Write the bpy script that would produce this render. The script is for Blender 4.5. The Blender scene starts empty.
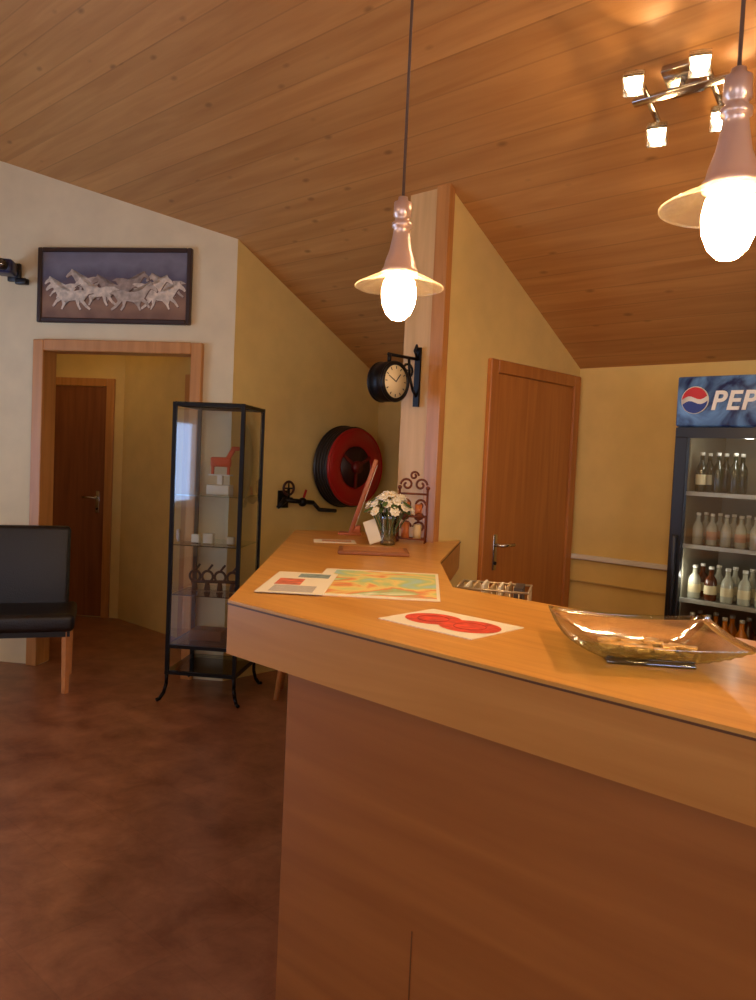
import bpy, bmesh, math, random
from mathutils import Vector, Matrix
random.seed(4)
S=bpy.context.scene
S.view_settings.view_transform='Standard'
S.view_settings.look='None'
S.view_settings.exposure=.12
E1=Vector((.682,.731,0)).normalized(); E2=Vector((.731,-.682,0)).normalized()
REF=Vector((.286,4.03,0))
def sval(x,y): return (Vector((x,y,0))-REF).dot(E1)
def roof(x,y): return 5.03-.54*abs(sval(x,y)+4)

# ---------------------------------------------------------------- materials
def lin(c):
    return tuple([(v/255/12.92) if v/255<=.04045 else ((v/255+.055)/1.055)**2.4 for v in c])+(1,)
def newmat(n):
    m=bpy.data.materials.new(n); m.use_nodes=True
    nt=m.node_tree; b=nt.nodes['Principled BSDF']; return m,nt,b
def P(n,c,rough=.5,metal=0,noise=0,nscale=20,bump=0,emit=None,es=0,coat=0,trans=0,alpha=1):
    m,nt,b=newmat(n)
    b.inputs['Base Color'].default_value=lin(c); b.inputs['Roughness'].default_value=rough
    b.inputs['Metallic'].default_value=metal; b.inputs['Coat Weight'].default_value=coat
    b.inputs['Transmission Weight'].default_value=trans; b.inputs['Alpha'].default_value=alpha
    if emit: b.inputs['Emission Color'].default_value=lin(emit); b.inputs['Emission Strength'].default_value=es
    tc=nt.nodes.new('ShaderNodeTexCoord'); nz=nt.nodes.new('ShaderNodeTexNoise')
    nz.inputs['Scale'].default_value=nscale; nz.inputs['Detail'].default_value=5
    nt.links.new(tc.outputs['Object'],nz.inputs['Vector'])
    if noise:
        r=nt.nodes.new('ShaderNodeValToRGB'); l=lin(c)
        r.color_ramp.elements[0].position=.3; r.color_ramp.elements[1].position=.7
        r.color_ramp.elements[0].color=tuple(v*(1-noise) for v in l[:3])+(1,)
        r.color_ramp.elements[1].color=tuple(min(1,v*(1+noise)) for v in l[:3])+(1,)
        nt.links.new(nz.outputs['Fac'],r.inputs['Fac']); nt.links.new(r.outputs['Color'],b.inputs['Base Color'])
    if bump:
        bp=nt.nodes.new('ShaderNodeBump'); bp.inputs['Strength'].default_value=bump; bp.inputs['Distance'].default_value=.01
        nt.links.new(nz.outputs['Fac'],bp.inputs['Height']); nt.links.new(bp.outputs['Normal'],b.inputs['Normal'])
    return m
def WOOD(n,dark,light,axis='e2',rough=.4,plank=0,knots=False,gs=1.0,coat=0,seam=.5):
    m,nt,b=newmat(n); N=nt.nodes.new; L=nt.links.new
    b.inputs['Roughness'].default_value=rough; b.inputs['Coat Weight'].default_value=coat; b.inputs['Coat Roughness'].default_value=.15
    g=N('ShaderNodeNewGeometry')
    ang={'e2':math.atan2(E2.y,E2.x),'e1':math.atan2(E1.y,E1.x),'x':0,'y':math.pi/2,'z':math.atan2(E2.y,E2.x)}[axis]
    vr=N('ShaderNodeVectorRotate'); vr.rotation_type='Z_AXIS'; vr.inputs['Angle'].default_value=-ang
    L(g.outputs['Position'],vr.inputs['Vector'])
    sp=N('ShaderNodeSeparateXYZ'); L(vr.outputs['Vector'],sp.inputs['Vector'])
    vec=vr.outputs['Vector']; pid=None
    if plank:
        d=N('ShaderNodeMath'); d.operation='DIVIDE'; L(sp.outputs['Y'],d.inputs[0]); d.inputs[1].default_value=plank
        fl=N('ShaderNodeMath'); fl.operation='FLOOR'; L(d.outputs[0],fl.inputs[0])
        fr=N('ShaderNodeMath'); fr.operation='FRACT'; L(d.outputs[0],fr.inputs[0])
        wn=N('ShaderNodeTexWhiteNoise'); wn.noise_dimensions='1D'; L(fl.outputs[0],wn.inputs['W'])
        mu=N('ShaderNodeMath'); mu.operation='MULTIPLY'; L(wn.outputs['Value'],mu.inputs[0]); mu.inputs[1].default_value=13
        cx=N('ShaderNodeCombineXYZ'); L(mu.outputs[0],cx.inputs['X']); L(mu.outputs[0],cx.inputs['Z'])
        ad=N('ShaderNodeVectorMath'); ad.operation='ADD'; L(vec,ad.inputs[0]); L(cx.outputs[0],ad.inputs[1]); vec=ad.outputs[0]
        pid=wn.outputs['Value']
    mp=N('ShaderNodeMapping'); L(vec,mp.inputs['Vector'])
    mp.inputs['Scale'].default_value=(14*gs,14*gs,1.0*gs) if axis=='z' else (1.0*gs,14*gs,14*gs)
    nz=N('ShaderNodeTexNoise'); nz.inputs['Scale'].default_value=1.6; nz.inputs['Detail'].default_value=6; nz.inputs['Distortion'].default_value=.6
    L(mp.outputs[0],nz.inputs['Vector'])
    r=N('ShaderNodeValToRGB'); r.color_ramp.elements[0].position=.32; r.color_ramp.elements[1].position=.68
    r.color_ramp.elements[0].color=lin(dark); r.color_ramp.elements[1].color=lin(light); L(nz.outputs['Fac'],r.inputs['Fac'])
    col=r.outputs['Color']
    if plank:
        mr=N('ShaderNodeMapRange'); L(pid,mr.inputs['Value']); mr.inputs['To Min'].default_value=.93; mr.inputs['To Max'].default_value=1.06
        vm=N('ShaderNodeVectorMath'); vm.operation='SCALE'; L(col,vm.inputs[0]); L(mr.outputs[0],vm.inputs['Scale']); col=vm.outputs[0]
        lt=N('ShaderNodeMath'); lt.operation='LESS_THAN'; L(fr.outputs[0],lt.inputs[0]); lt.inputs[1].default_value=.045
        mx=N('ShaderNodeMix'); mx.data_type='RGBA'; mf=N('ShaderNodeMath'); mf.operation='MULTIPLY'; mf.inputs[1].default_value=seam
        L(lt.outputs[0],mf.inputs[0]); L(mf.outputs[0],mx.inputs['Factor']); L(col,mx.inputs['A'])
        mx.inputs['B'].default_value=tuple(v*.5 for v in lin(dark)[:3])+(1,); col=mx.outputs['Result']
    if knots:
        mk=N('ShaderNodeMapping'); L(vec,mk.inputs['Vector']); mk.inputs['Scale'].default_value=(2.6,6,1)
        vo=N('ShaderNodeTexVoronoi'); vo.inputs['Scale'].default_value=1.5; L(mk.outputs[0],vo.inputs['Vector'])
        k=N('ShaderNodeMapRange'); L(vo.outputs['Distance'],k.inputs['Value']); k.inputs['From Min'].default_value=.05; k.inputs['From Max'].default_value=.14
        k.inputs['To Min'].default_value=.6; k.inputs['To Max'].default_value=0
        mx2=N('ShaderNodeMix'); mx2.data_type='RGBA'; L(k.outputs[0],mx2.inputs['Factor']); L(col,mx2.inputs['A'])
        mx2.inputs['B'].default_value=tuple(v*.4 for v in lin(dark)[:3])+(1,); col=mx2.outputs['Result']
    L(col,b.inputs['Base Color']); return m
def GLASS(n,tint=(235,245,242),refl=.12,rough=.03):
    m=bpy.data.materials.new(n); m.use_nodes=True; nt=m.node_tree; nt.nodes.clear(); N=nt.nodes.new; L=nt.links.new
    o=N('ShaderNodeOutputMaterial'); t=N('ShaderNodeBsdfTransparent'); t.inputs[0].default_value=lin(tint)
    g=N('ShaderNodeBsdfGlossy'); g.inputs['Roughness'].default_value=rough; g.inputs['Color'].default_value=(1,1,1,1)
    f=N('ShaderNodeFresnel'); f.inputs['IOR'].default_value=1.5
    a=N('ShaderNodeMath'); a.operation='ADD'; a.inputs[1].default_value=refl; a.use_clamp=True
    mx=N('ShaderNodeMixShader'); L(f.outputs[0],a.inputs[0]); L(a.outputs[0],mx.inputs[0]); L(t.outputs[0],mx.inputs[1]); L(g.outputs[0],mx.inputs[2]); L(mx.outputs[0],o.inputs[0])
    return m
def EMIT(n,c,s):
    m=bpy.data.materials.new(n); m.use_nodes=True; nt=m.node_tree; nt.nodes.clear()
    o=nt.nodes.new('ShaderNodeOutputMaterial'); e=nt.nodes.new('ShaderNodeEmission'); e.inputs[0].default_value=lin(c); e.inputs[1].default_value=s
    nt.links.new(e.outputs[0],o.inputs[0]); return m

WALLC=P('plaster_cream',(222,204,164),.85,noise=.05,nscale=6,bump=.15)  # dulling of the left wall by bluish light is put into this colour
WALLY=P('plaster_yellow',(228,198,122),.85,noise=.05,nscale=6,bump=.15)
CEILW=WOOD('ceiling_pine',(180,124,66),(200,146,84),'e2',.42,plank=.13,knots=True,gs=.8,seam=.35)
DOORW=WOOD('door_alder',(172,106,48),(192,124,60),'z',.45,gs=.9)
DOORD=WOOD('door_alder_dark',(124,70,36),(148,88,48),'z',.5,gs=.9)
TRIMW=WOOD('trim_alder',(180,120,60),(202,140,76),'z',.4,gs=1.2)
PILW=WOOD('pillar_pine',(206,164,104),(222,180,120),'z',.5,gs=1.0)
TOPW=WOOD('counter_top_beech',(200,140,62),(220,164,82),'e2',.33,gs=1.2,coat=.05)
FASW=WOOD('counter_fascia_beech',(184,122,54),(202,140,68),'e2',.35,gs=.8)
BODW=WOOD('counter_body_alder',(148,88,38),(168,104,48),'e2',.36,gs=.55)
DARKE=P('edge_dark',(96,58,26),.5)
SEAMM=P('panel_seam',(108,66,32),.5)
BLACK=P('black_metal',(22,20,22),.4,.6)
BLKP=P('black_plastic',(18,18,20),.35)
LEATH=P('black_leather',(26,21,20),.35,bump=.3,nscale=120)
CHROME=P('chrome',(200,196,190),.22,1)
GL=GLASS('clear_glass')
GLC=GLASS('cabinet_glass',(247,251,251),.1)
GLT=GLASS('green_glass',(218,232,214),.14,.06)
GLS=GLASS('shelf_glass',(236,246,242),.06,.05)
WHITE=P('white_paint',(225,222,212),.6)
PAPER=P('paper_white',(232,226,208),.7)
RED=P('red_enamel',(170,22,20),.35)
BULB=EMIT('bulb_warm',(255,208,150),125)
SPOTE=EMIT('spot_bulb',(255,224,180),160)

# ---------------------------------------------------------------- builder
class B:
    def __init__(s,name): s.name=name; s.bm=bmesh.new(); s.m=[]
    def mi(s,m):
        if m not in s.m: s.m.append(m)
        return s.m.index(m)
    def _merge(s,t,mat,smooth,M=None):
        if M is not None: bmesh.ops.transform(t,matrix=M,verts=t.verts)
        i=s.mi(mat)
        for f in t.faces: f.material_index=i; f.smooth=smooth
        me=bpy.data.meshes.new('t'); t.to_mesh(me); s.bm.from_mesh(me); bpy.data.meshes.remove(me); t.free()
    def box(s,c,d,mat,rot=None,bev=0,seg=2,smooth=False):
        t=bmesh.new(); bmesh.ops.create_cube(t,size=1)
        bmesh.ops.scale(t,vec=Vector(d),verts=t.verts)
        if bev: bmesh.ops.bevel(t,geom=list(t.edges),offset=bev,segments=seg,affect='EDGES',profile=.5)
        M=Matrix.Translation(Vector(c))
        if rot is not None: M=M@rot
        s._merge(t,mat,smooth or (bev>0 and seg>1),M)
    def cyl(s,p0,p1,r0,mat,r1=None,seg=20,cap=True,smooth=True):
        p0=Vector(p0);p1=Vector(p1); d=p1-p0
        if r1 is None:r1=r0
        t=bmesh.new(); bmesh.ops.create_cone(t,cap_ends=cap,segments=seg,radius1=r0,radius2=r1,depth=d.length)
        s._merge(t,mat,smooth,Matrix.Translation((p0+p1)/2)@d.to_track_quat('Z','Y').to_matrix().to_4x4())
    def sph(s,c,r,mat,sc=(1,1,1),rot=None,seg=16):
        t=bmesh.new(); bmesh.ops.create_uvsphere(t,u_segments=seg,v_segments=max(6,seg//2),radius=r)
        bmesh.ops.scale(t,vec=Vector(sc),verts=t.verts)
        M=Matrix.Translation(Vector(c))
        if rot is not None: M=M@rot
        s._merge(t,mat,True,M)
    def lathe(s,prof,mat,M=None,seg=32,c=(0,0,0)):
        t=bmesh.new(); rings=[]
        for r,z in prof:
            rings.append([t.verts.new((r*math.cos(2*math.pi*k/seg),r*math.sin(2*math.pi*k/seg),z)) for k in range(seg)])
        for a,b in zip(rings,rings[1:]):
            for k in range(seg): t.faces.new((a[k],a[(k+1)%seg],b[(k+1)%seg],b[k]))
        bmesh.ops.remove_doubles(t,verts=t.verts,dist=1e-5)
        bmesh.ops.recalc_face_normals(t,faces=t.faces)
        s._merge(t,mat,True,Matrix.Translation(Vector(c))@(M if M is not None else Matrix()))
    def torus(s,c,R,r,mat,rot=None,seg=36,rs=10):
        prof=[]
        for k in range(rs+1):
            a=2*math.pi*k/rs; prof.append((R+r*math.cos(a),r*math.sin(a)))
        s.lathe(prof,mat,rot,seg,c)
    def tube(s,pts,r,mat,seg=8):
        pts=[Vector(p) for p in pts]
        for a,b in zip(pts,pts[1:]): s.cyl(a,b,r,mat,seg=seg)
        for p in pts[1:-1]: s.sph(p,r,mat,seg=8)
    def prism(s,pts,z0,z1,mat,bev=0):
        t=bmesh.new(); lo=[t.verts.new((p[0],p[1],z0)) for p in pts]; hi=[t.verts.new((p[0],p[1],z1)) for p in pts]
        n=len(pts); t.faces.new(lo[::-1]); t.faces.new(hi)
        for k in range(n): t.faces.new((lo[k],lo[(k+1)%n],hi[(k+1)%n],hi[k]))
        bmesh.ops.recalc_face_normals(t,faces=t.faces)
        if bev: bmesh.ops.bevel(t,geom=list(t.edges),offset=bev,segments=1,affect='EDGES')
        s._merge(t,mat,False)
    def poly(s,pts,mat,th=0,dirn=(0,0,0)):
        t=bmesh.new(); f=t.faces.new([t.verts.new(p) for p in pts]); bmesh.ops.triangulate(t,faces=[f])
        s._merge(t,mat,False)
    def hexa(s,v,mat):
        t=bmesh.new(); q=[t.verts.new(p) for p in v]
        for f in ((0,3,2,1),(4,5,6,7),(0,1,5,4),(1,2,6,5),(2,3,7,6),(3,0,4,7)): t.faces.new([q[i] for i in f])
        bmesh.ops.recalc_face_normals(t,faces=t.faces); s._merge(t,mat,False)
    def done(s,M=None,parent=None):
        me=bpy.data.meshes.new(s.name); s.bm.to_mesh(me); s.bm.free()
        for m in s.m: me.materials.append(m)
        o=bpy.data.objects.new(s.name,me); S.collection.objects.link(o)
        if M is not None: o.matrix_world=M
        if parent: o.parent=parent; o.matrix_parent_inverse=Matrix()
        return o
def frame(o,x):
    x=Vector((x[0],x[1],0)).normalized(); z=Vector((0,0,1)); y=z.cross(x)
    M=Matrix((x,y,z)).transposed().to_4x4(); M.translation=Vector(o); return M
RX90=Matrix.Rotation(math.pi/2,4,'X')

# ---------------------------------------------------------------- room
A=Vector((-.97,5.2,0)); LD=Vector((.989,-.149,0)).normalized()   # along left wall, to the right
A0=A-LD*((4.2-.97)/.989)
C1=A+E1*1.38; C2=C1+E2*6.196
def wall(name,p0,p1,th,mat,openings=(),top=None,e0=0,e1=0,z0=0):
    p0=Vector(p0);p1=Vector(p1); d=(p1-p0); Ln=d.length; d.normalize(); n=Vector((0,0,1)).cross(d)
    ts={-e0,Ln+e1}
    for o in openings: ts|={o[0],o[1]}
    s0=sval(p0.x,p0.y)+4; s1=sval(p1.x,p1.y)+4
    if s0*s1<0: ts.add(Ln*s0/(s0-s1))
    ts=sorted(ts); b=B(name)
    def hx(a,c,za,zb):
        V=[]
        for k,zz in enumerate((za,zb)):
            for t,off in ((a,0),(c,0),(c,th),(a,th)):
                q=p0+d*t+n*off
                z=zz if zz is not None else (top if top else roof(q.x,q.y)+.02)
                V.append((q.x,q.y,z))
        b.hexa(V,mat)
    for a,c in zip(ts,ts[1:]):
        op=[o for o in openings if o[0]<=a+1e-6 and o[1]>=c-1e-6]
        if op:
            o=op[0]
            if o[2]>0: hx(a,c,z0,o[2])
            hx(a,c,o[3],None)
        else: hx(a,c,z0,None)
    return b.done()
Lw=(A-A0).length
wall('wall_left',A0,A,.12,WALLC,openings=[(Lw-1.31,Lw-.27,0,2.13)],e0=.1)
wall('wall_hose',A,C1,.1,WALLY,e1=.1)
wall('wall_back',C1,C2,.12,WALLY,e1=.1)
wall('wall_right',C2,(4.5,-2.5,0),.12,WALLY)
wall('wall_rear',(4.5,-2.5,0),(-4.2,-2.5,0),.12,WALLC,e0=.12,e1=.12,openings=[(1.2,3.6,.9,2.2),(4.9,7.3,.9,2.2)])  # both rear openings are added to go with the fill lights
WOP=[(1.0,1.85,.75,1.95),(4.6,6.9,.5,2.2)]
wall('wall_window',(-4.2,-2.5,0),A0,.12,WALLC,openings=WOP)
# partition with the door, pine clad end
b=B('wall_partition')
q0=REF+E1*.03; q1=REF+E1*1.375; w=-E2*.25
V=[]
for z in (0,1):
    for q in (q0,q1,q1+w,q0+w): V.append((q.x,q.y,0 if z==0 else roof(q.x,q.y)+.01))
b.hexa(V,WALLY); b.done()
b=B('pillar')
V=[]
for z in (0,1):
    for q in (REF+E2*.006,REF+E1*.028+E2*.006,REF+E1*.028+w-E2*.006,REF+w-E2*.006): V.append((q.x,q.y,0 if z==0 else roof(q.x,q.y)))
b.hexa(V,PILW)
V=[]
for z in (0,1):
    for q in (REF+E2*.012-E1*.012,REF+E2*.012+E1*.03,REF-E2*.07+E1*.03,REF-E2*.07-E1*.012): V.append((q.x,q.y,0 if z==0 else roof(q.x,q.y)))
b.hexa(V,TRIMW); b.done()
# hallway
H0=Vector((-2.25,7.0,0)); HL=H0-LD*(1.95/.989)
wall('wall_hall_back',HL,H0,.1,WALLY,top=2.5)
wall('wall_hall_side',H0,H0+E2*1.83,.08,WALLY,top=2.5)
wall('wall_hall_left',(-4.2,5.82,0),(-4.2,7.3,0),.1,WALLY,top=2.5)
b=B('ceiling_hall'); b.prism([(-4.3,5.85),(-1.1,5.36),(-.9,5.6),(-2.2,7.08),(-4.3,7.4)],2.46,2.5,WHITE); b.done()
# ceiling (two pitches)
b=B('ceiling')
def rp(s,t,dz=0):
    q=REF+E1*s+E2*t; return (q.x,q.y,5.03-.54*abs(s+4)+dz)
b.hexa([rp(-4,-6),rp(1.52,-6),rp(1.52,8),rp(-4,8),rp(-4,-6,.1),rp(1.52,-6,.1),rp(1.52,8,.1),rp(-4,8,.1)],CEILW)
b.hexa([rp(-9.5,-6),rp(-4,-6),rp(-4,8),rp(-9.5,8),rp(-9.5,-6,.1),rp(-4,-6,.1),rp(-4,8,.1),rp(-9.5,8,.1)],CEILW)
b.done()
# floor
m,nt,bs=newmat('floor_tiles'); N=nt.nodes.new; L=nt.links.new
g=N('ShaderNodeNewGeometry'); vr=N('ShaderNodeVectorRotate'); vr.rotation_type='Z_AXIS'; vr.inputs['Angle'].default_value=.75; L(g.outputs['Position'],vr.inputs['Vector'])
n1=N('ShaderNodeTexNoise'); n1.inputs['Scale'].default_value=5; n1.inputs['Detail'].default_value=9; n1.inputs['Roughness'].default_value=.65; n1.inputs['Distortion'].default_value=.3; L(vr.outputs[0],n1.inputs['Vector'])
r=N('ShaderNodeValToRGB'); r.color_ramp.elements[0].position=.3; r.color_ramp.elements[1].position=.72
r.color_ramp.elements[0].color=lin((126,74,48)); r.color_ramp.elements[1].color=lin((182,124,86)); L(n1.outputs['Fac'],r.inputs['Fac'])
br=N('ShaderNodeTexBrick'); br.offset=0; br.inputs['Scale'].default_value=1; br.inputs['Brick Width'].default_value=.33; br.inputs['Row Height'].default_value=.33
br.inputs['Mortar Size'].default_value=.003; br.inputs['Color1'].default_value=(1,1,1,1); br.inputs['Color2'].default_value=(.8,.8,.8,1); br.inputs['Mortar'].default_value=(.72,.7,.68,1)
L(vr.outputs[0],br.inputs['Vector'])
mx=N('ShaderNodeMix'); mx.data_type='RGBA'; mx.blend_type='MULTIPLY'; mx.inputs['Factor'].default_value=.5; L(r.outputs[0],mx.inputs['A']); L(br.outputs['Color'],mx.inputs['B'])
L(mx.outputs['Result'],bs.inputs['Base Color']); bs.inputs['Roughness'].default_value=.33
FLM=m
b=B('floor'); b.box((0,2.3,-.05),(9.4,10.4,.1),FLM); b.done()

# doorway trim (hall opening)
ML=frame(A,LD)
b=B('trim_doorway')
for x in (-1.345,-.24): b.box((x,.045,1.1),(.075,.17,2.2),TRIMW,bev=.004,seg=1)
b.box((-.7925,.045,2.165),(1.03,.17,.075),TRIMW,bev=.004,seg=1)
b.done(ML)
# doors
def door(name,M,w,h,leaf,frm,hinge_left=True,d=.03):
    b=B(name)
    for x in (.035,w-.035): b.box((x,-d/2-.001,h/2),(.07,d,h),frm,bev=.004,seg=1)
    b.box((w/2,-d/2-.001,h-.035),(w-.14,d,.07),frm,bev=.004,seg=1)
    b.box((w/2,-.009,(h-.07)/2+.003),(w-.146,.014,h-.08),leaf)
    hx=.07+.06 if not hinge_left else w-.13
    b.box((hx,-.02,1.02),(.035,.008,.2),CHROME,bev=.003)
    b.cyl((hx,-.02,1.06),(hx,-.07,1.06),.009,CHROME)
    sgn=1 if not hinge_left else -1
    b.cyl((hx,-.068,1.06),(hx+.12*sgn,-.068,1.06),.009,CHROME)
    b.cyl((hx,-.02,.96),(hx,-.032,.96),.01,BLACK)
    return b.done(M)
MD=frame(REF,E1)
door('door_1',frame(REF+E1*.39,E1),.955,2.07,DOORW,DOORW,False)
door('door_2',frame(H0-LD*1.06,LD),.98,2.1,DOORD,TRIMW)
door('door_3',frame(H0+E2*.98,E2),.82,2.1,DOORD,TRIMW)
# windows
def window(name,M,wd,ht,mull=1):
    b=B(name)
    for x in (.03,wd-.03): b.box((x,.05,ht/2),(.06,.07,ht),WHITE)
    for z in (.03,ht-.03): b.box((wd/2,.05,z),(wd-.12,.07,.06),WHITE)
    for i in range(mull): b.box((wd*(i+1)/(mull+1),.05,ht/2),(.05,.06,ht-.12),WHITE)
    b.box((wd/2,-.03,-.015),(wd+.1,.12,.03),WHITE,bev=.004,seg=1)
    return b.done(M)
for i,(a,c,z0,z1) in enumerate(WOP): window('window_%d'%(i+1),frame((-4.2,-2.5+a,z0),(0,1)),c-a,z1-z0,i)
window('window_3',frame((4.5-1.2,-2.5,.9),(-1,0)),2.4,1.3,2)  # added rear window, out of view, frames a fill light
window('window_4',frame((4.5-4.9,-2.5,.9),(-1,0)),2.4,1.3,2)  # second added rear window, also only there for the fill
# rail on the back wall
MB=frame(C1+E2*1.72,E2)
b=B('trim_wall_rail'); b.box((.36,-.02,.955),(.68,.035,.03),WHITE,bev=.004,seg=1); b.box((.36,-.012,.8),(.68,.02,.008),P('rail_lower',(196,166,104),.6)); b.done(MB)

# ---------------------------------------------------------------- counter
P0=Vector((-.397,2.17,0))
top=[P0,P0+E2*2.6,P0+E2*2.6+E1*.74,P0+E2*.2+E1*.74,Vector((.262,3.22,0)),Vector((.44,4.17,0)),
     Vector((.28,4.0,0)),Vector((.09,4.19,0)),Vector((-.1,4.42,0)),Vector((-.44,4.33,0))]
b=B('reception_counter')
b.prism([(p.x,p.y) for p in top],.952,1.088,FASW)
def grow(pts,d):
    out=[]
    n=len(pts)
    for i in range(n):
        a=(pts[i]-pts[i-1]).normalized(); e=(pts[(i+1)%n]-pts[i]).normalized()
        na=Vector((a.y,-a.x,0)); ne=Vector((e.y,-e.x,0)); m_=(na+ne); k=1+na.dot(ne)
        out.append(pts[i]+m_*(d/k) if k>.1 else pts[i]+na*d)
    return out
g1=grow(top,.003); b.prism([(p.x,p.y) for p in g1],1.088,1.092,DARKE)
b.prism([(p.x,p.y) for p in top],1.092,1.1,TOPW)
o0=Vector((-.214,2.07,0))
body=[o0,o0+E2*2.3,o0+E2*2.3+E1*.12,Vector((-.1,2.2,0)),Vector((-.1,4.2,0)),Vector((-.214,4.2,0))]
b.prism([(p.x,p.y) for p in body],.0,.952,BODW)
for t in (.458,1.28,2.1):
    q=o0+E2*t-E1*.0002; b.box((q.x,q.y,.22),(.0025,.003,.44),SEAMM,rot=Matrix.Rotation(math.atan2(E2.y,E2.x),4,'Z'))
low=[P0+E2*.35+E1*.18,P0+E2*2.4+E1*.18,P0+E2*2.4+E1*1.0,P0+E2*.35+E1*1.0]
b.prism([(p.x,p.y) for p in low],.82,.86,FASW)
for q in (P0+E2*2.35+E1*.95,P0+E2*.45+E1*.95): b.box((q.x,q.y,.41),(.06,.06,.82),FASW)
b.box((.42,2.72,.845),(.34,.30,.03),FASW)
b.done()
ZT=1.1

# ---------------------------------------------------------------- painting
m,nt,bs=newmat('painting_backdrop'); N=nt.nodes.new; L=nt.links.new
tc=N('ShaderNodeTexCoord'); sp=N('ShaderNodeSeparateXYZ'); L(tc.outputs['Object'],sp.inputs[0])
nz=N('ShaderNodeTexNoise'); nz.inputs['Scale'].default_value=7; nz.inputs['Detail'].default_value=6; L(tc.outputs['Object'],nz.inputs['Vector'])
ma=N('ShaderNodeMath'); ma.operation='MULTIPLY_ADD'; L(nz.outputs['Fac'],ma.inputs[0]); ma.inputs[1].default_value=.2; L(sp.outputs['Z'],ma.inputs[2])
mr=N('ShaderNodeMapRange'); L(ma.outputs[0],mr.inputs[0]); mr.inputs['From Min'].default_value=-.15; mr.inputs['From Max'].default_value=.35
r=N('ShaderNodeValToRGB'); cr=r.color_ramp; cr.elements[0].color=lin((104,70,52)); cr.elements[1].color=lin((102,98,110))
for p_,c_ in ((.25,(150,112,84)),(.45,(112,82,70)),(.62,(88,82,96)),(.8,(120,116,126))):
    e=cr.elements.new(p_); e.color=lin(c_)
L(mr.outputs[0],r.inputs[0]); L(r.outputs[0],bs.inputs['Base Color']); bs.inputs['Roughness'].default_value=.5
PBG=m
HC=[P('horse_paint_%d'%i,c,.7,noise=.3,nscale=30) for i,c in enumerate([(214,196,172),(184,166,146),(156,136,120)])]
HD=P('horse_shadow_paint',(112,86,72),.8)
b=B('horse_painting')
W,Hh=1.07,.49
b.box((0,-.012,0),(W-.04,.02,Hh-.04),PBG)
FR=P('dark_frame',(52,34,30),.4)
for x in (-W/2+.015,W/2-.015): b.box((x,-.018,0),(.03,.034,Hh),FR,bev=.005,seg=1)
for z in (-Hh/2+.015,Hh/2-.015): b.box((0,-.018,z),(W-.06,.034,.03),FR,bev=.005,seg=1)
horse=[(-.80,.60),(-.74,.70),(-.62,.80),(-.57,.90),(-.53,.82),(-.42,.78),(-.28,.62),(-.1,.57),(.12,.55),(.34,.60),(.46,.55),(.62,.60),(.82,.50),(.66,.47),(.54,.40),
 (.50,.28),(.60,.14),(.74,.02),(.70,-.03),(.56,.06),(.44,.18),(.36,.28),(.34,.14),(.42,.0),(.37,-.03),(.28,.1),(.24,.28),(0,.25),(-.16,.27),(-.14,.12),(-.22,-.02),(-.27,.0),(-.22,.14),(-.26,.28),(-.40,.20),(-.52,.06),(-.57,.09),(-.46,.26),(-.36,.36),(-.44,.52),(-.56,.66),(-.66,.62),(-.76,.55)]
k=0
for cx,cz,sc,fl,ci in [(.36,-.02,.17,1,1),(.12,-.0,.16,-1,2),(-.2,0,.17,1,1),(-.36,-.04,.16,1,0),(.26,-.05,.19,-1,0),(.0,-.06,.2,1,2),(-.12,-.08,.2,1,0),(.34,-.1,.2,-1,0),(-.31,-.11,.21,1,0),(.14,-.11,.21,-1,1)]:
    k+=1; y=-.0222-k*.00008
    b.poly([(cx+fl*px*sc+.006,y+.00004,cz+pz*sc-.05) for px,pz in horse],HD)
    b.poly([(cx+fl*px*sc,y,cz+pz*sc-.045) for px,pz in horse],HC[ci])
b.done(frame(A-LD*.83+Vector((0,0,2.56)),LD)@Matrix.Translation((0,-.002,0)))

# wall mounted camera device left of the painting
b=B('security_camera')
b.box((0,-.018,0),(.09,.03,.12),BLKP,bev=.008)
b.cyl((0,-.03,0),(.03,-.12,-.01),.014,BLKP)
rot=Matrix.Rotation(.35,4,'Z')
b.box((.03,-.16,.0),(.11,.15,.09),P('camera_blue_black',(34,38,76),.35),rot=rot,bev=.015)
b.cyl((.055,-.23,0),(.07,-.27,0),.034,BLKP)
b.cyl((.07,-.268,0),(.072,-.273,0),.026,GL)
b.box((.09,-.07,-.07),(.08,.05,.04),BLKP,bev=.008)
b.done(frame(A-LD*1.54+Vector((0,0,2.64)),LD))

# ---------------------------------------------------------------- glass cabinet
FL_=Vector((-1.235,4.74,0)); XD=Vector((.985,-.12,0))
w_,d_,h_=.44,.45,1.79
MC=frame(FL_,XD)
b=B('glass_display_cabinet')
for x in (.012,w_-.012):
    for y in (.012,d_-.012):
        b.box((x,y,.16+(h_-.16)/2),(.022,.022,h_-.16),BLACK)
        sx=-1 if x<.1 else 1; sy=-1 if y<.1 else 1
        pts=[(x,y,.17),(x+sx*.002,y+sy*.002,.10),(x+sx*.012,y+sy*.012,.05),(x+sx*.03,y+sy*.03,.015),(x+sx*.045,y+sy*.045,.011)]
        b.tube(pts,.011,BLACK)
for z in (.17,.33,h_-.012):
    for y in (.012,d_-.012): b.box((w_/2,y,z),(w_,.02,.02),BLACK)
    for x in (.012,w_-.012): b.box((x,d_/2,z),(.02,d_,.02),BLACK)
for z in (.34,.64,.94,1.24): b.box((w_/2,d_/2,z),(w_-.04,d_-.04,.006),GLS)
b.box((w_/2,d_/2,h_),(w_-.02,d_-.02,.005),GLS)
b.box((w_/2,d_/2,.182),(w_-.02,d_-.02,.005),GLS)
b.poly([(.02,.008,.34),(w_-.02,.008,.34),(w_-.02,.008,h_-.03),(.02,.008,h_-.03)],GLC)
for x in (.008,w_-.008): b.poly([(x,.02,.34),(x,d_-.02,.34),(x,d_-.02,h_-.03),(x,.02,h_-.03)],GLC)
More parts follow.
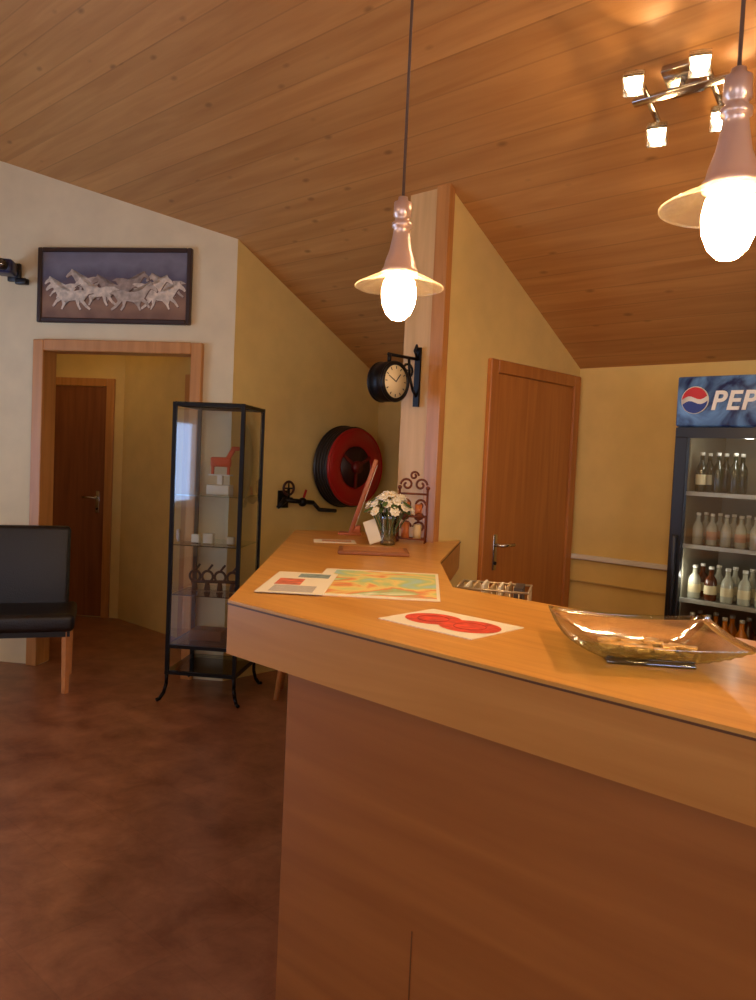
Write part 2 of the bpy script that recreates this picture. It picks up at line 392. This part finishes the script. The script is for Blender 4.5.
b.box((.06,0,1.0),(.012,.03,.07),CHROME)
ORG=P('orange_red_box',(205,72,30),.5)
zt=1.244
b.box((.24,.2,zt+.03),(.14,.1,.06),WHITE,bev=.004)
b.box((.24,.2,zt+.20),(.13,.03,.06),ORG,bev=.012)
for x in (.19,.29): b.box((x,.2,zt+.15),(.014,.02,.06),ORG)
b.box((.24,.2,zt+.09),(.03,.03,.06),WHITE); b.box((.24,.2,zt+.12),(.14,.06,.008),WHITE)
b.box((.30,.2,zt+.25),(.03,.02,.08),ORG,rot=Matrix.Rotation(.5,4,'Y'),bev=.006); b.box((.33,.2,zt+.285),(.05,.02,.026),ORG,bev=.006)
for x,z,s_ in ((.12,.948,.05),(.2,.948,.06),(.34,.948,.045)):
    b.box((x,.14,z+s_/2),(s_,s_*.7,s_),WHITE,bev=.003)
IR=P('iron_figure',(40,32,28),.5,.5)
z=.648
for x in (.1,.18,.26,.34):
    b.cyl((x,.2,z),(x,.2,z+.05),.02,IR,.012); b.torus((x,.2,z+.085),.034,.008,IR,rot=RX90,seg=20,rs=6)
    b.cyl((x,.2,z+.12),(x+.03,.2,z+.16),.007,IR)
b.cyl((.08,.2,z+.05),(.36,.2,z+.06),.01,IR)
z=.348
b.box((.2,.2,z+.03),(.2,.14,.06),P('brown_box',(112,70,40),.6),bev=.004); b.sph((.36,.18,z+.035),.033,IR)
b.done(MC)

# ---------------------------------------------------------------- chair
MCH=frame((-2.135,4.905,0),(.94,.32))
LW=P('chair_leg_wood',(206,140,84),.4,noise=.1)
b=B('leather_chair')
b.box((0,-.0,.435),(.56,.48,.11),LEATH,bev=.032,seg=4)
rt=Matrix.Rotation(-.14,4,'X')
b.box((-.02,.235,.71),(.50,.07,.54),LEATH,rot=rt,bev=.03,seg=4)
b.box((0,.0,.37),(.51,.43,.04),BLKP)
for x in (-.235,.235):
    b.cyl((x,-.19,.38),(x,-.2,0),.028,LW,.02,seg=4,smooth=False)
    b.cyl((x,.19,.38),(x,.24,0),.028,LW,.02,seg=4,smooth=False)
b.cyl((-.25,.275,.93),(.21,.275,.93),.006,LEATH)
b.done(MCH)

# wooden stool standing behind the counter corner
b=B('wooden_stool')
b.cyl((0,0,.43),(0,0,.465),.17,LW,seg=32)
for a in range(4):
    t=math.pi/4+a*math.pi/2; b.cyl((.11*math.cos(t),.11*math.sin(t),.43),(.18*math.cos(t),.18*math.sin(t),0),.018,LW,.016)
b.torus((0,0,.2),.145,.009,LW)
b.done(Matrix.Translation((-.445,4.97,0)))

# ---------------------------------------------------------------- pendants
ENAM=P('pendant_metal',(232,200,182),.3,.55)
def pglass():
    m=bpy.data.materials.new('pendant_shade_glass'); m.use_nodes=True; nt=m.node_tree; nt.nodes.clear(); N=nt.nodes.new; L=nt.links.new
    o=N('ShaderNodeOutputMaterial'); t=N('ShaderNodeBsdfTransparent'); d=N('ShaderNodeBsdfTranslucent'); d.inputs[0].default_value=lin((225,208,180))
    g=N('ShaderNodeBsdfGlossy'); g.inputs['Roughness'].default_value=.15
    a=N('ShaderNodeMixShader'); a.inputs[0].default_value=.2; c=N('ShaderNodeMixShader'); c.inputs[0].default_value=.16
    L(t.outputs[0],a.inputs[1]); L(d.outputs[0],a.inputs[2]); L(a.outputs[0],c.inputs[1]); L(g.outputs[0],c.inputs[2]); L(c.outputs[0],o.inputs[0]); return m
PG=pglass(); CORD=P('lamp_cord',(90,66,52),.6)
def pendant(x,y,z):
    b=B('pendant_lamp'); zr=roof(x,y)-z
    b.cyl((0,0,.25),(0,0,zr-.02),.0045,CORD,seg=8)
    b.lathe([(0,zr+.02),(.05,zr+.0),(.05,zr-.04),(.012,zr-.07),(0,zr-.07)],ENAM)
    b.lathe([(0,.262),(.014,.262),(.016,.25),(.026,.246),(.027,.205),(.022,.2),(.022,.19),(.030,.185),(.030,.172),(.024,.168),(.026,.15),(.034,.105),(.046,.07),(.05,.05),(.055,.045),(.055,.03),(0,.03)],ENAM)
    b.lathe([(.056,.036),(.075,.026),(.105,.012),(.128,.0),(.134,-.004),(.134,-.008),(.126,-.004),(.1,.006),(.07,.02),(.054,.026)],PG)
    b.lathe([(.034,.03),(.047,.01),(.053,-.02),(.05,-.055),(.038,-.085),(.02,-.103),(0,-.108)],BULB)
    b.done(Matrix.Translation((x,y,z)))
pendant(.035,2.45,2.03); pendant(.665,1.6,2.03); pendant(1.30,.75,2.03)  # the third pendant is out of view, added for ambient light

# ceiling 4-spot light on a bar
FROST=GLASS('spot_shade_glass',(245,238,225),.08,.1)
def spot(cx,cy,name='ceiling_spotlight'):
    zc=roof(cx,cy); b=B(name)
    nrm=Vector((-.54*E1.x,-.54*E1.y,-1)).normalized()
    c=Vector((cx,cy,zc)); u=E2.copy(); v=nrm.cross(u).normalized()
    R=Matrix((u,v,-nrm)).transposed().to_4x4()
    b.box(c+nrm*.018,(.13,.13,.034),CHROME,rot=R,bev=.006)
    b.cyl(c+nrm*.03,c+nrm*.075,.01,CHROME)
    b.box(c+nrm*.08,(.36,.03,.018),CHROME,rot=R,bev=.004)
    for sx in (-1,1): b.box(c+nrm*.08+u*.12*sx,(.022,.25,.014),CHROME,rot=R,bev=.003)
    for sx,sy in ((1,1),(1,-1),(-1,1),(-1,-1)):
        o=c+nrm*.10+u*(.12*sx)+v*(.12*sy)
        b.cyl(o-nrm*.02,o+nrm*.02,.016,CHROME)
        dd=(nrm*.85+Vector((0,-.4,-.1))).normalized()
        Q=dd.to_track_quat('Z','Y').to_matrix().to_4x4()
        b.cyl(o-dd*.0,o+dd*.025,.018,CHROME,.024)
        b.box(o+dd*.026,(.07,.07,.005),CHROME,rot=Q)
        for ax,ay in ((.036,0),(-.036,0),(0,.036),(0,-.036)):
            off=Q.to_3x3()@Vector((ax,ay,0))
            b.box(o+dd*.05+off,(.003 if ax else .07,.003 if ay else .07,.045),FROST,rot=Q)
        b.sph(o+dd*.06,.03,SPOTE)
    b.done()
spot(1.065,3.04)

# unseen hall lamp, added to light the hallway
b=B('hall_ceiling_lamp'); b.cyl((0,0,2.42),(0,0,2.46),.1,WHITE); b.sph((0,0,2.38),.075,EMIT('hall_bulb',(255,200,120),17)); b.done(Matrix.Translation((-2.55,6.25,0)))

# ---------------------------------------------------------------- clock with bracket
PF=REF-E2*.138
MK=frame(PF+Vector((0,0,0)),E2)
b=B('wall_clock')
FACE=P('clock_face',(232,214,170),.5)
RY=Matrix.Rotation(math.pi/2,4,'Y')
zc=1.885; CY=-.235
b.box((0,-.019,1.93),(.035,.012,.3),BLACK)
b.tube([(0,-.02,2.02),(0,CY-.01,2.02)],.008,BLACK)
sc=[]
for i in range(15):
    a=i/14*math.pi*2.2; rr=.045*(1-i/20); sc.append((0,-.09-rr*math.cos(a),1.95+rr*math.sin(a)))
b.tube(sc,.006,BLACK)
b.tube([(0,-.022,1.83),(0,-.05,1.86),(0,-.08,1.93),(0,-.09,2.02)],.007,BLACK)
b.tube([(0,-.02,2.06),(0,-.035,2.09),(0,-.05,2.06),(0,-.03,2.03)],.006,BLACK)
b.cyl((0,CY,2.02),(0,CY,1.98),.01,BLACK)
b.cyl((-.045,CY,zc),(.045,CY,zc),.098,BLACK,seg=40)
for sx in (-1,1):
    b.torus((sx*.045,CY,zc),.09,.011,BLACK,rot=RY)
    b.cyl((sx*.044,CY,zc),(sx*.048,CY,zc),.082,FACE,seg=40)
    for h in range(12):
        a=h*math.pi/6; b.box((sx*.0495,CY+.068*math.sin(a),zc+.068*math.cos(a)),(.002,.004,.013),BLKP,rot=Matrix.Rotation(-a,4,'X'))
    b.box((sx*.0505,CY+.016,zc+.018),(.002,.005,.05),BLKP,rot=Matrix.Rotation(-.7,4,'X'))
    b.box((sx*.0505,CY-.024,zc+.012),(.002,.004,.06),BLKP,rot=Matrix.Rotation(1.1,4,'X'))
b.done(MK)

# ---------------------------------------------------------------- hose reel
MH=frame(A+E1*.975,E1); zc=1.44
HOSE=P('black_hose',(26,22,24),.5); SPK=P('reel_spoke',(110,18,16),.4)
b=B('fire_hose_reel')
b.box((0,-.02,zc),(.16,.03,.3),RED,bev=.006)
b.cyl((0,-.005,zc),(0,-.21,zc),.035,RED)
b.cyl((0,-.055,zc),(0,-.06,zc),.3,BLKP,seg=48)
for y in (-.075,-.105,-.135,-.16):
    for R in (.275,.245,.215,.185): b.torus((0,y,zc),R,.017,HOSE,rot=RX90,seg=40,rs=8)
b.cyl((0,-.06,zc),(0,-.16,zc),.16,HOSE,seg=32)
b.lathe([(.27,0),(.262,.012),(.2,.016),(.165,.01),(.15,.004),(.15,0),(.27,0)],RED,RX90,48,(0,-.178,zc))
b.torus((0,-.18,zc),.27,.012,RED,rot=RX90,seg=48)
b.cyl((0,-.176,zc),(0,-.182,zc),.155,P('reel_dark_red',(50,14,12),.5),seg=40)
for a in range(3):
    t=a*2*math.pi/3+.5; b.box((.08*math.cos(t),-.19,zc+.08*math.sin(t)),(.15,.012,.02),SPK,rot=Matrix.Rotation(-t,4,'Y'))
b.cyl((0,-.18,zc),(0,-.215,zc),.045,SPK)
b.done(MH)
b=B('hose_valve')
b.cyl((0,-.002,0),(0,-.1,0),.018,BLACK); b.cyl((-.06,-.1,0),(.2,-.1,-.02),.016,BLACK)
b.torus((-.03,-.1,.08),.045,.009,P('valve_wheel',(60,20,18),.5),rot=RX90,seg=24,rs=6); b.cyl((-.03,-.1,0),(-.03,-.1,.08),.01,BLACK)
for a in range(4): b.cyl((-.03,-.1,.08),(-.03+.045*math.cos(a*1.57),-.1,.08+.045*math.sin(a*1.57)),.005,BLACK)
b.cyl((-.06,-.1,0),(-.12,-.1,-.05),.02,BLACK,.012); b.sph((.1,-.1,-.015),.032,BLACK); b.cyl((.1,-.1,-.01),(.13,-.1,.07),.009,RED)
b.box((0,-.009,0),(.09,.014,.12),BLACK,bev=.003)
b.tube([(.2,-.1,-.02),(.26,-.1,-.07),(.42,-.1,-.08)],.014,HOSE)
b.done(frame(A+E1*.45+Vector((0,0,1.2)),E1))

# ---------------------------------------------------------------- fridge
MF=frame((1.465,3.965,0),E2)
b=B('drinks_fridge')
FW,FD,FH=.66,.58,1.97
FB=P('fridge_black',(24,26,32),.35); FI=P('fridge_interior',(140,134,114),.6)
b.box((.015,FD/2,FH/2),(.03,FD,FH),FB); b.box((FW-.015,FD/2,FH/2),(.03,FD,FH),FB)
b.box((FW/2,FD-.015,FH/2),(FW-.06,.03,FH),FI); b.box((FW/2,FD/2,.12),(FW-.06,FD-.03,.24),FB); b.box((FW/2,FD/2,FH-.13),(FW-.06,FD-.03,.26),FB)
for x in (.033,FW-.033): b.box((x,FD/2+.03,.98),(.006,FD-.1,1.45),FI)
m,nt,bs=newmat('fridge_header_blue'); N=nt.nodes.new; L=nt.links.new
tc=N('ShaderNodeTexCoord'); nz=N('ShaderNodeTexNoise'); nz.inputs['Scale'].default_value=5; nz.inputs['Distortion'].default_value=2.5; nz.inputs['Detail'].default_value=4; L(tc.outputs['Object'],nz.inputs['Vector'])
r=N('ShaderNodeValToRGB'); r.color_ramp.elements[0].position=.35; r.color_ramp.elements[0].color=lin((14,24,62)); r.color_ramp.elements[1].position=.7; r.color_ramp.elements[1].color=lin((90,124,160))
L(nz.outputs['Fac'],r.inputs[0]); L(r.outputs[0],bs.inputs['Base Color']); bs.inputs['Roughness'].default_value=.3
L(r.outputs[0],bs.inputs['Emission Color']); bs.inputs['Emission Strength'].default_value=.2
b.box((FW/2,-.015,1.85),(FW,.05,.24),m,bev=.008)
b.box((FW/2,-.012,1.70),(FW,.03,.05),FB)
for x in (.03,FW-.03): b.box((x,-.016,.93),(.06,.03,1.5),FB,bev=.004,seg=1)
b.box((FW/2,-.016,.2),(FW-.12,.03,.06),FB); b.box((FW/2,-.01,.09),(FW,.02,.16),FB)
b.poly([(.06,-.012,.23),(FW-.06,-.012,.23),(FW-.06,-.012,1.68),(.06,-.012,1.68)],GLC)
b.box((.035,-.045,1.0),(.02,.03,.4),FB,bev=.006)
EX,EZ,ER=.09,1.855,.062
b.cyl((EX,-.04,EZ),(EX,-.044,EZ),ER+.004,WHITE,seg=40)
RB=P('emblem_red',(190,24,30),.4); BB=P('emblem_blue',(20,50,130),.4)
up=[];lo=[]
n=18
for i in range(n+1):
    a=math.pi*(.06+.88*i/n)+.15; up.append((EX+ER*math.cos(a),-.0455,EZ+ER*math.sin(a)))
    a2=-math.pi*(.06+.88*i/n)+.15; lo.append((EX+ER*math.cos(a2),-.0455,EZ+ER*math.sin(a2)))
for i in range(1,8):
    t=i/8
    up.append((up[n][0]*(1-t)+up[0][0]*t,-.0455,up[n][2]*(1-t)+up[0][2]*t+.012*math.sin(t*2*math.pi)))
    lo.append((lo[n][0]*(1-t)+lo[0][0]*t,-.0455,lo[n][2]*(1-t)+lo[0][2]*t+.012*math.sin(t*2*math.pi)))
b.poly(up,RB); b.poly(lo,BB)
SHL=P('shelf_wire',(190,190,180),.4,.3)
BG=P('bottle_dark',(30,38,26),.15); BC=P('bottle_clear',(176,176,158),.12); BO=P('bottle_orange',(216,122,24),.2); BRW=P('bottle_brown',(84,40,14),.2); CAP=P('cap_light',(220,215,200),.4); LBL=P('label_cream',(214,200,160),.5); LBR=P('label_rose',(180,140,116),.5)
for z in (.34,.61,.88,1.15,1.41):
    b.box((FW/2,.045,z-.006),(FW-.08,.012,.02),SHL)
    b.box((FW/2,.27,z-.01),(FW-.08,.44,.006),SHL)
def bottle(x,y,z,h,r,mat,cap,lab=None):
    b.lathe([(0,0),(r*.95,.003),(r,.01),(r,h*.55),(r*.85,h*.64),(r*.4,h*.76),(r*.36,h*.93),(0,h*.93)],mat,seg=14,c=(x,y,z))
    b.cyl((x,y,z+h*.92),(x,y,z+h),r*.42,cap,seg=10)
    if lab: b.cyl((x,y,z+h*.2),(x,y,z+h*.45),r*1.03,lab,seg=14,cap=False)
for row,(z,h,r,ml,cp,nb) in enumerate([(1.41,.2,.027,[BG,BG,BG],WHITE,7),(1.15,.16,.026,[BC,BC,BC],CAP,8),(.88,.17,.03,[BC,BC,BRW,BC],WHITE,7),(.61,.2,.03,[BO,BO,BRW],CAP,7),(.34,.22,.032,[BG,BO],CAP,6)]):
    for yy in (.1,.2):
        for i in range(nb):
            x=.09+i*(FW-.18)/(nb-1)
            if row==0 and i in (3,): continue
            lab={0:LBL if i%3==0 else None,1:LBR if i%2 else None,2:LBL,3:LBL if i%2 else None,4:None}[row]
            bottle(x,yy,z,h,r,ml[(i+int(yy*10))%len(ml)],cp,lab)
fr=b.done(MF)
cu=bpy.data.curves.new('header_lettering','FONT'); cu.body='PEPSI'; cu.size=.125; cu.extrude=.002; cu.offset=.003; cu.shear=.2; cu.space_character=1.1
to=bpy.data.objects.new('header_lettering',cu); S.collection.objects.link(to); cu.materials.append(WHITE)
to.parent=fr; to.matrix_local=Matrix.Translation((.165,-.0425,1.81))@RX90
for i,(lx,lz,en) in enumerate(((FW/2,1.66,1.1),(.055,1.0,.7),(FW-.055,1.0,.7))):
    ld=bpy.data.lights.new('fridge_light_%d'%i,'POINT'); ld.energy=en; ld.color=(1,.93,.8); ld.shadow_soft_size=.02
    lo_=bpy.data.objects.new('fridge_light_%d'%i,ld); S.collection.objects.link(lo_); lo_.parent=fr; lo_.location=(lx,.03,lz)

# ---------------------------------------------------------------- things on the counter
m,nt,bs=newmat('map_print'); N=nt.nodes.new; L=nt.links.new
tc=N('ShaderNodeTexCoord'); nz=N('ShaderNodeTexNoise'); nz.inputs['Scale'].default_value=4.2; nz.inputs['Detail'].default_value=5; nz.inputs['Distortion'].default_value=1; L(tc.outputs['Object'],nz.inputs['Vector'])
r=N('ShaderNodeValToRGB'); cr=r.color_ramp; cr.elements[0].color=lin((160,200,205)); cr.elements[0].position=.36; cr.elements[1].position=.68; cr.elements[1].color=lin((240,236,220))
for p_,c_ in ((.43,(176,202,140)),(.5,(230,210,130)),(.56,(224,130,80)),(.61,(160,192,136))):
    e=cr.elements.new(p_); e.color=lin(c_)
L(nz.outputs['Fac'],r.inputs[0]); L(r.outputs[0],bs.inputs['Base Color']); bs.inputs['Roughness'].default_value=.6
MAPM=m
b=B('tourist_map')
b.box((0,0,.001),(.40,.56,.002),PAPER)
b.box((.015,0,.0024),(.35,.5,.0008),MAPM)
b.done(Matrix.Translation((0.01,2.58,ZT))@Matrix.Rotation(-.06,4,'Z'))
b=B('leaflet')
b.box((0,0,.002),(.2,.42,.002),PAPER)
b.box((-.03,.0,.0034),(.08,.12,.0008),P('leaflet_photo',(206,110,84),.6,noise=.4,nscale=30))
LT=P('leaflet_text',(150,150,160),.7)
for i in range(9): b.box((.0,-.08-.013*i,.0034),(.13,.004,.0006),LT)
b.box((.03,.14,.0034),(.1,.08,.0008),P('leaflet_picture',(130,150,150),.6,noise=.4,nscale=40))
b.done(Matrix.Translation((-.235,2.5,ZT+.003))@Matrix.Rotation(-.05,4,'Z'))
b=B('picture_card')
b.box((0,0,.001),(.29,.22,.002),PAPER)
PK=P('card_red_print',(214,66,44),.5,noise=.35,nscale=35); PK2=P('card_red_dark',(170,36,28),.5)
for x,s_ in ((-.055,1),(.06,1.05)):
    t=bmesh.new(); bmesh.ops.create_circle(t,cap_ends=True,segments=32,radius=.072*s_); bmesh.ops.scale(t,vec=(1.05,.95,1),verts=t.verts); b._merge(t,PK,False,Matrix.Translation((x,0,.0026+x*.002)))
    b.torus((x,0,.0026),.04,.0012,PK2)
b.done(Matrix.Translation((.195,1.985,ZT))@Matrix.Rotation(math.atan2(E2.y,E2.x),4,'Z'))
b=B('menu_folder'); b.box((0,0,.008),(.3,.2,.016),P('folder_brown',(140,84,44),.5,noise=.1),bev=.004); b.box((0,-.0,.0175),(.26,.16,.002),P('folder_page',(182,120,66),.6)); b.done(Matrix.Translation((-.01,3.42,ZT))@Matrix.Rotation(.03,4,'Z'))
b=B('paper_slip'); b.box((0,0,.001),(.2,.14,.002),PAPER); b.box((.01,0,.0023),(.14,.08,.0008),P('slip_print',(206,150,110),.6)); b.done(Matrix.Translation((-.2,3.83,ZT))@Matrix.Rotation(.1,4,'Z'))
b=B('menu_board')
MBW=P('menu_board_wood',(176,96,54),.45,noise=.15)
b.box((0,0,.006),(.12,.1,.012),MBW,bev=.003)
tl=Matrix.Rotation(.3,4,'Y')
b.box((.062,0,.205),(.022,.09,.41),MBW,rot=tl,bev=.004)
b.box((.078,0,.21),(.003,.075,.34),PAPER,rot=tl)
b.box((.03,0,.03),(.05,.06,.04),MBW,bev=.003)
b.done(Matrix.Translation((-.14,4.22,ZT)))
b=B('flower_vase')
b.lathe([(0,0),(.036,.0),(.038,.01),(.036,.06),(.042,.12),(.05,.15),(.047,.15),(.039,.12),(.033,.06),(.034,.012),(0,.01)],GLT)
b.cyl((0,0,.012),(0,0,.07),.031,P('vase_water',(150,160,130),.1,alpha=.6))
GR=P('leaf_green',(76,100,46),.6,noise=.2); WF=P('petal_white',(240,232,208),.6); YF=P('flower_core',(220,180,60),.6)
for i in range(24):
    a=i*2.4; rr=.112*math.sqrt((i+.5)/24); hz=.25-rr*rr*8+random.uniform(-.014,.014)
    c=Vector((rr*math.cos(a),rr*math.sin(a),hz)); b.cyl((c.x*.2,c.y*.2,.03),c,.0022,GR,seg=5)
    out=Vector((c.x*10,c.y*10,.7)).normalized(); q=out.to_track_quat('Z','Y').to_matrix().to_4x4()
    for k in range(8):
        M_=q@Matrix.Rotation(k*2*math.pi/8,4,'Z')@Matrix.Translation((.013,0,0))@Matrix.Rotation(-.35,4,'Y')
        b.sph((c.x,c.y,c.z),.014,WF,sc=(1,.6,.35),rot=M_,seg=8)
    for k in range(5):
        M_=q@Matrix.Rotation(k*2*math.pi/5,4,'Z')@Matrix.Translation((.006,0,.006))@Matrix.Rotation(-.8,4,'Y')
        b.sph((c.x,c.y,c.z),.010,WF,sc=(1,.6,.35),rot=M_,seg=8)
for i in range(26):
    a=i*1.9+.4; rr=.05+.07*random.random(); c=Vector((rr*math.cos(a),rr*math.sin(a),.15+.08*random.random()))
    b.sph(c,.03,GR,sc=(1,.45,.12),rot=Matrix.Rotation(a,4,'Z')@Matrix.Rotation(.5,4,'Y'),seg=8)
b.box((-.075,-.02,.06),(.06,.002,.11),PAPER,rot=Matrix.Rotation(-.35,4,'Y')@Matrix.Rotation(.2,4,'Z'))
b.done(Matrix.Translation((.055,3.78,ZT+.002)))
b=B('wrought_iron_rack'); RU=P('rust_iron',(120,62,34),.5,.4,noise=.2)
for x in (-.07,.07): b.cyl((x,0,0),(x,0,.26),.006,RU)
for z in (.02,.13,.24): b.cyl((-.07,0,z),(.07,0,z),.005,RU)
for z in (.02,.13):
    for x in (-.07,.07): b.cyl((x,0,z),(x,-.06,z),.004,RU)
    b.cyl((-.07,-.06,z),(.07,-.06,z),.004,RU)
def scroll(cx,cz,r,s,turn=2.4):
    return [(cx+s*r*(1-i/22)*math.cos(i/16*math.pi*turn),0,cz+r*(1-i/22)*math.sin(i/16*math.pi*turn)) for i in range(17)]
for cx,cz,r,s in ((-.035,.285,.032,-1),(.035,.285,.032,1),(-.035,.185,.03,-1),(.035,.185,.03,1),(-.035,.075,.03,1),(.035,.075,.03,-1),(0,.33,.022,1)):
    b.tube(scroll(cx,cz,r,s),.0055,RU,6)
for x in (-.07,.07): b.sph((x,0,.27),.011,RU)
CA=P('candle_amber',(196,110,50),.4)
b.cyl((-.03,-.03,.02),(-.03,-.03,.1),.02,CA); b.cyl((.03,-.03,.02),(.03,-.03,.09),.02,P('candle_cream',(214,184,130),.5))
b.cyl((-.03,-.03,.132),(-.03,-.03,.2),.018,CA); b.cyl((.03,-.03,.132),(.03,-.03,.19),.018,CA)
for x in (-.035,.035): b.cyl((x,-.06,.13),(x,0,.13),.022,RU,seg=6)
for x in (-.07,.07): b.cyl((x,-.06,.0),(x,-.06,.14),.004,RU)
b.done(frame((.175,3.97,ZT),(1,-.15)))
# glass dish
b=B('glass_dish')
t=bmesh.new(); n=24; g=[[None]*(n+1) for _ in range(n+1)]
for i in range(n+1):
    for j in range(n+1):
        u=2*i/n-1; v=2*j/n-1; rr=max(abs(u),abs(v)); cr_=(abs(u)*abs(v))
        h=.012 if rr<.5 else .012+.046*((rr-.5)/.5)**1.2
        h+=.01*cr_**2
        g[i][j]=t.verts.new((u*.185,v*.185,h))
for i in range(n):
    for j in range(n): t.faces.new((g[i][j],g[i+1][j],g[i+1][j+1],g[i][j+1]))
bmesh.ops.solidify(t,geom=t.faces[:],thickness=.007)
b._merge(t,GLT,True)
b.box((0,0,.004),(.18,.18,.008),GLT,bev=.003)
GOLD=P('gold_foil',(226,184,116),.3,.4,noise=.3,nscale=40)
for i in range(16):
    a=i*2.4; rr=.02*math.sqrt(i)
    b.box((rr*math.cos(a)*1.3,rr*math.sin(a)*.7,.024+.003*(i%2)),(.04,.026,.008),GOLD,rot=Matrix.Rotation(a*1.7,4,'Z'),bev=.003)
b.done(Matrix.Translation((.588,1.72,ZT))@Matrix.Rotation(-.10,4,'Z'))
# wire basket on the lower worktop
b=B('wire_basket'); SV=P('basket_wire',(196,180,150),.35,.7)
bw,bd,bh=.24,.18,.22
for z in (.004,bh*.5,bh):
    b.tube([(-bw/2,-bd/2,z),(bw/2,-bd/2,z),(bw/2,bd/2,z),(-bw/2,bd/2,z),(-bw/2,-bd/2,z)],.004,SV)
for i in range(9):
    x=-bw/2+bw*i/8
    for y in (-bd/2,bd/2): b.cyl((x,y,0),(x,y,bh),.0025,SV,seg=6)
    b.cyl((x,-bd/2,.004),(x,bd/2,.004),.0025,SV,seg=6)
for i in range(1,6):
    y=-bd/2+bd*i/6
    for x in (-bw/2,bw/2): b.cyl((x,y,0),(x,y,bh),.0025,SV,seg=6)
EV=P('envelopes',(186,160,120),.7,noise=.15)
for i in range(6): b.box((-.09+i*.028,0,.12+.004*(i%3)),(.008,.13,.21),EV if i%2 else PAPER)
b.box((.085,.0,.12),(.03,.12,.22),P('book_dark',(70,60,56),.6))
b.done(frame((.415,2.74,.862),(1,-.25)))

# ---------------------------------------------------------------- lights, world, camera
def area(name,loc,rot,sx,sy,en,col):
    l=bpy.data.lights.new(name,'AREA'); l.shape='RECTANGLE'; l.size=sx; l.size_y=sy; l.energy=en; l.color=col
    o=bpy.data.objects.new(name,l); S.collection.objects.link(o); o.location=loc; o.rotation_euler=rot
area('window_light_rear_a',(2.1,-2.35,1.7),(math.radians(90),0,0),2.2,1.4,9,(1,.78,.54))  # fill light added behind the camera, set at an added window
area('window_light_rear_b',(-1.6,-2.35,1.7),(math.radians(90),0,0),2.2,1.4,15,(1,.78,.54))  # stronger added fill at the other added rear window
area('window_light_side',(-4.1,3.2,1.4),(math.radians(90),0,math.radians(-90)),2.2,1.6,9,(.72,.82,1))
def point(name,loc,en,col,r=.12):
    l=bpy.data.lights.new(name,'POINT'); l.energy=en; l.color=col; l.shadow_soft_size=r
    o=bpy.data.objects.new(name,l); S.collection.objects.link(o); o.location=loc
point('room_lamp_a',(-2.3,1.0,2.7),22,(1,.76,.48))  # added fill point without a fixture, brightens the left side
point('room_lamp_b',(1.5,-.8,2.6),9,(1,.76,.48))  # added fill point without a fixture, behind the camera
w=bpy.data.worlds.new('dusk'); S.world=w; w.use_nodes=True
w.node_tree.nodes['Background'].inputs[0].default_value=lin((160,192,240)); w.node_tree.nodes['Background'].inputs[1].default_value=5.0
cam=bpy.data.cameras.new('camera'); co=bpy.data.objects.new('camera',cam); S.collection.objects.link(co); S.camera=co
cam.sensor_fit='VERTICAL'; cam.sensor_height=36; cam.lens=28.8; cam.clip_start=.05
p=.05; rl=.045
F=Vector((0,math.cos(p),-math.sin(p))); U0=Vector((0,math.sin(p),math.cos(p))); R0=Vector((1,0,0))
R=R0*math.cos(rl)+U0*math.sin(rl); U=-R0*math.sin(rl)+U0*math.cos(rl)
M=Matrix((R,U,-F)).transposed().to_4x4(); M.translation=Vector((0,0,1.5)); co.matrix_world=M
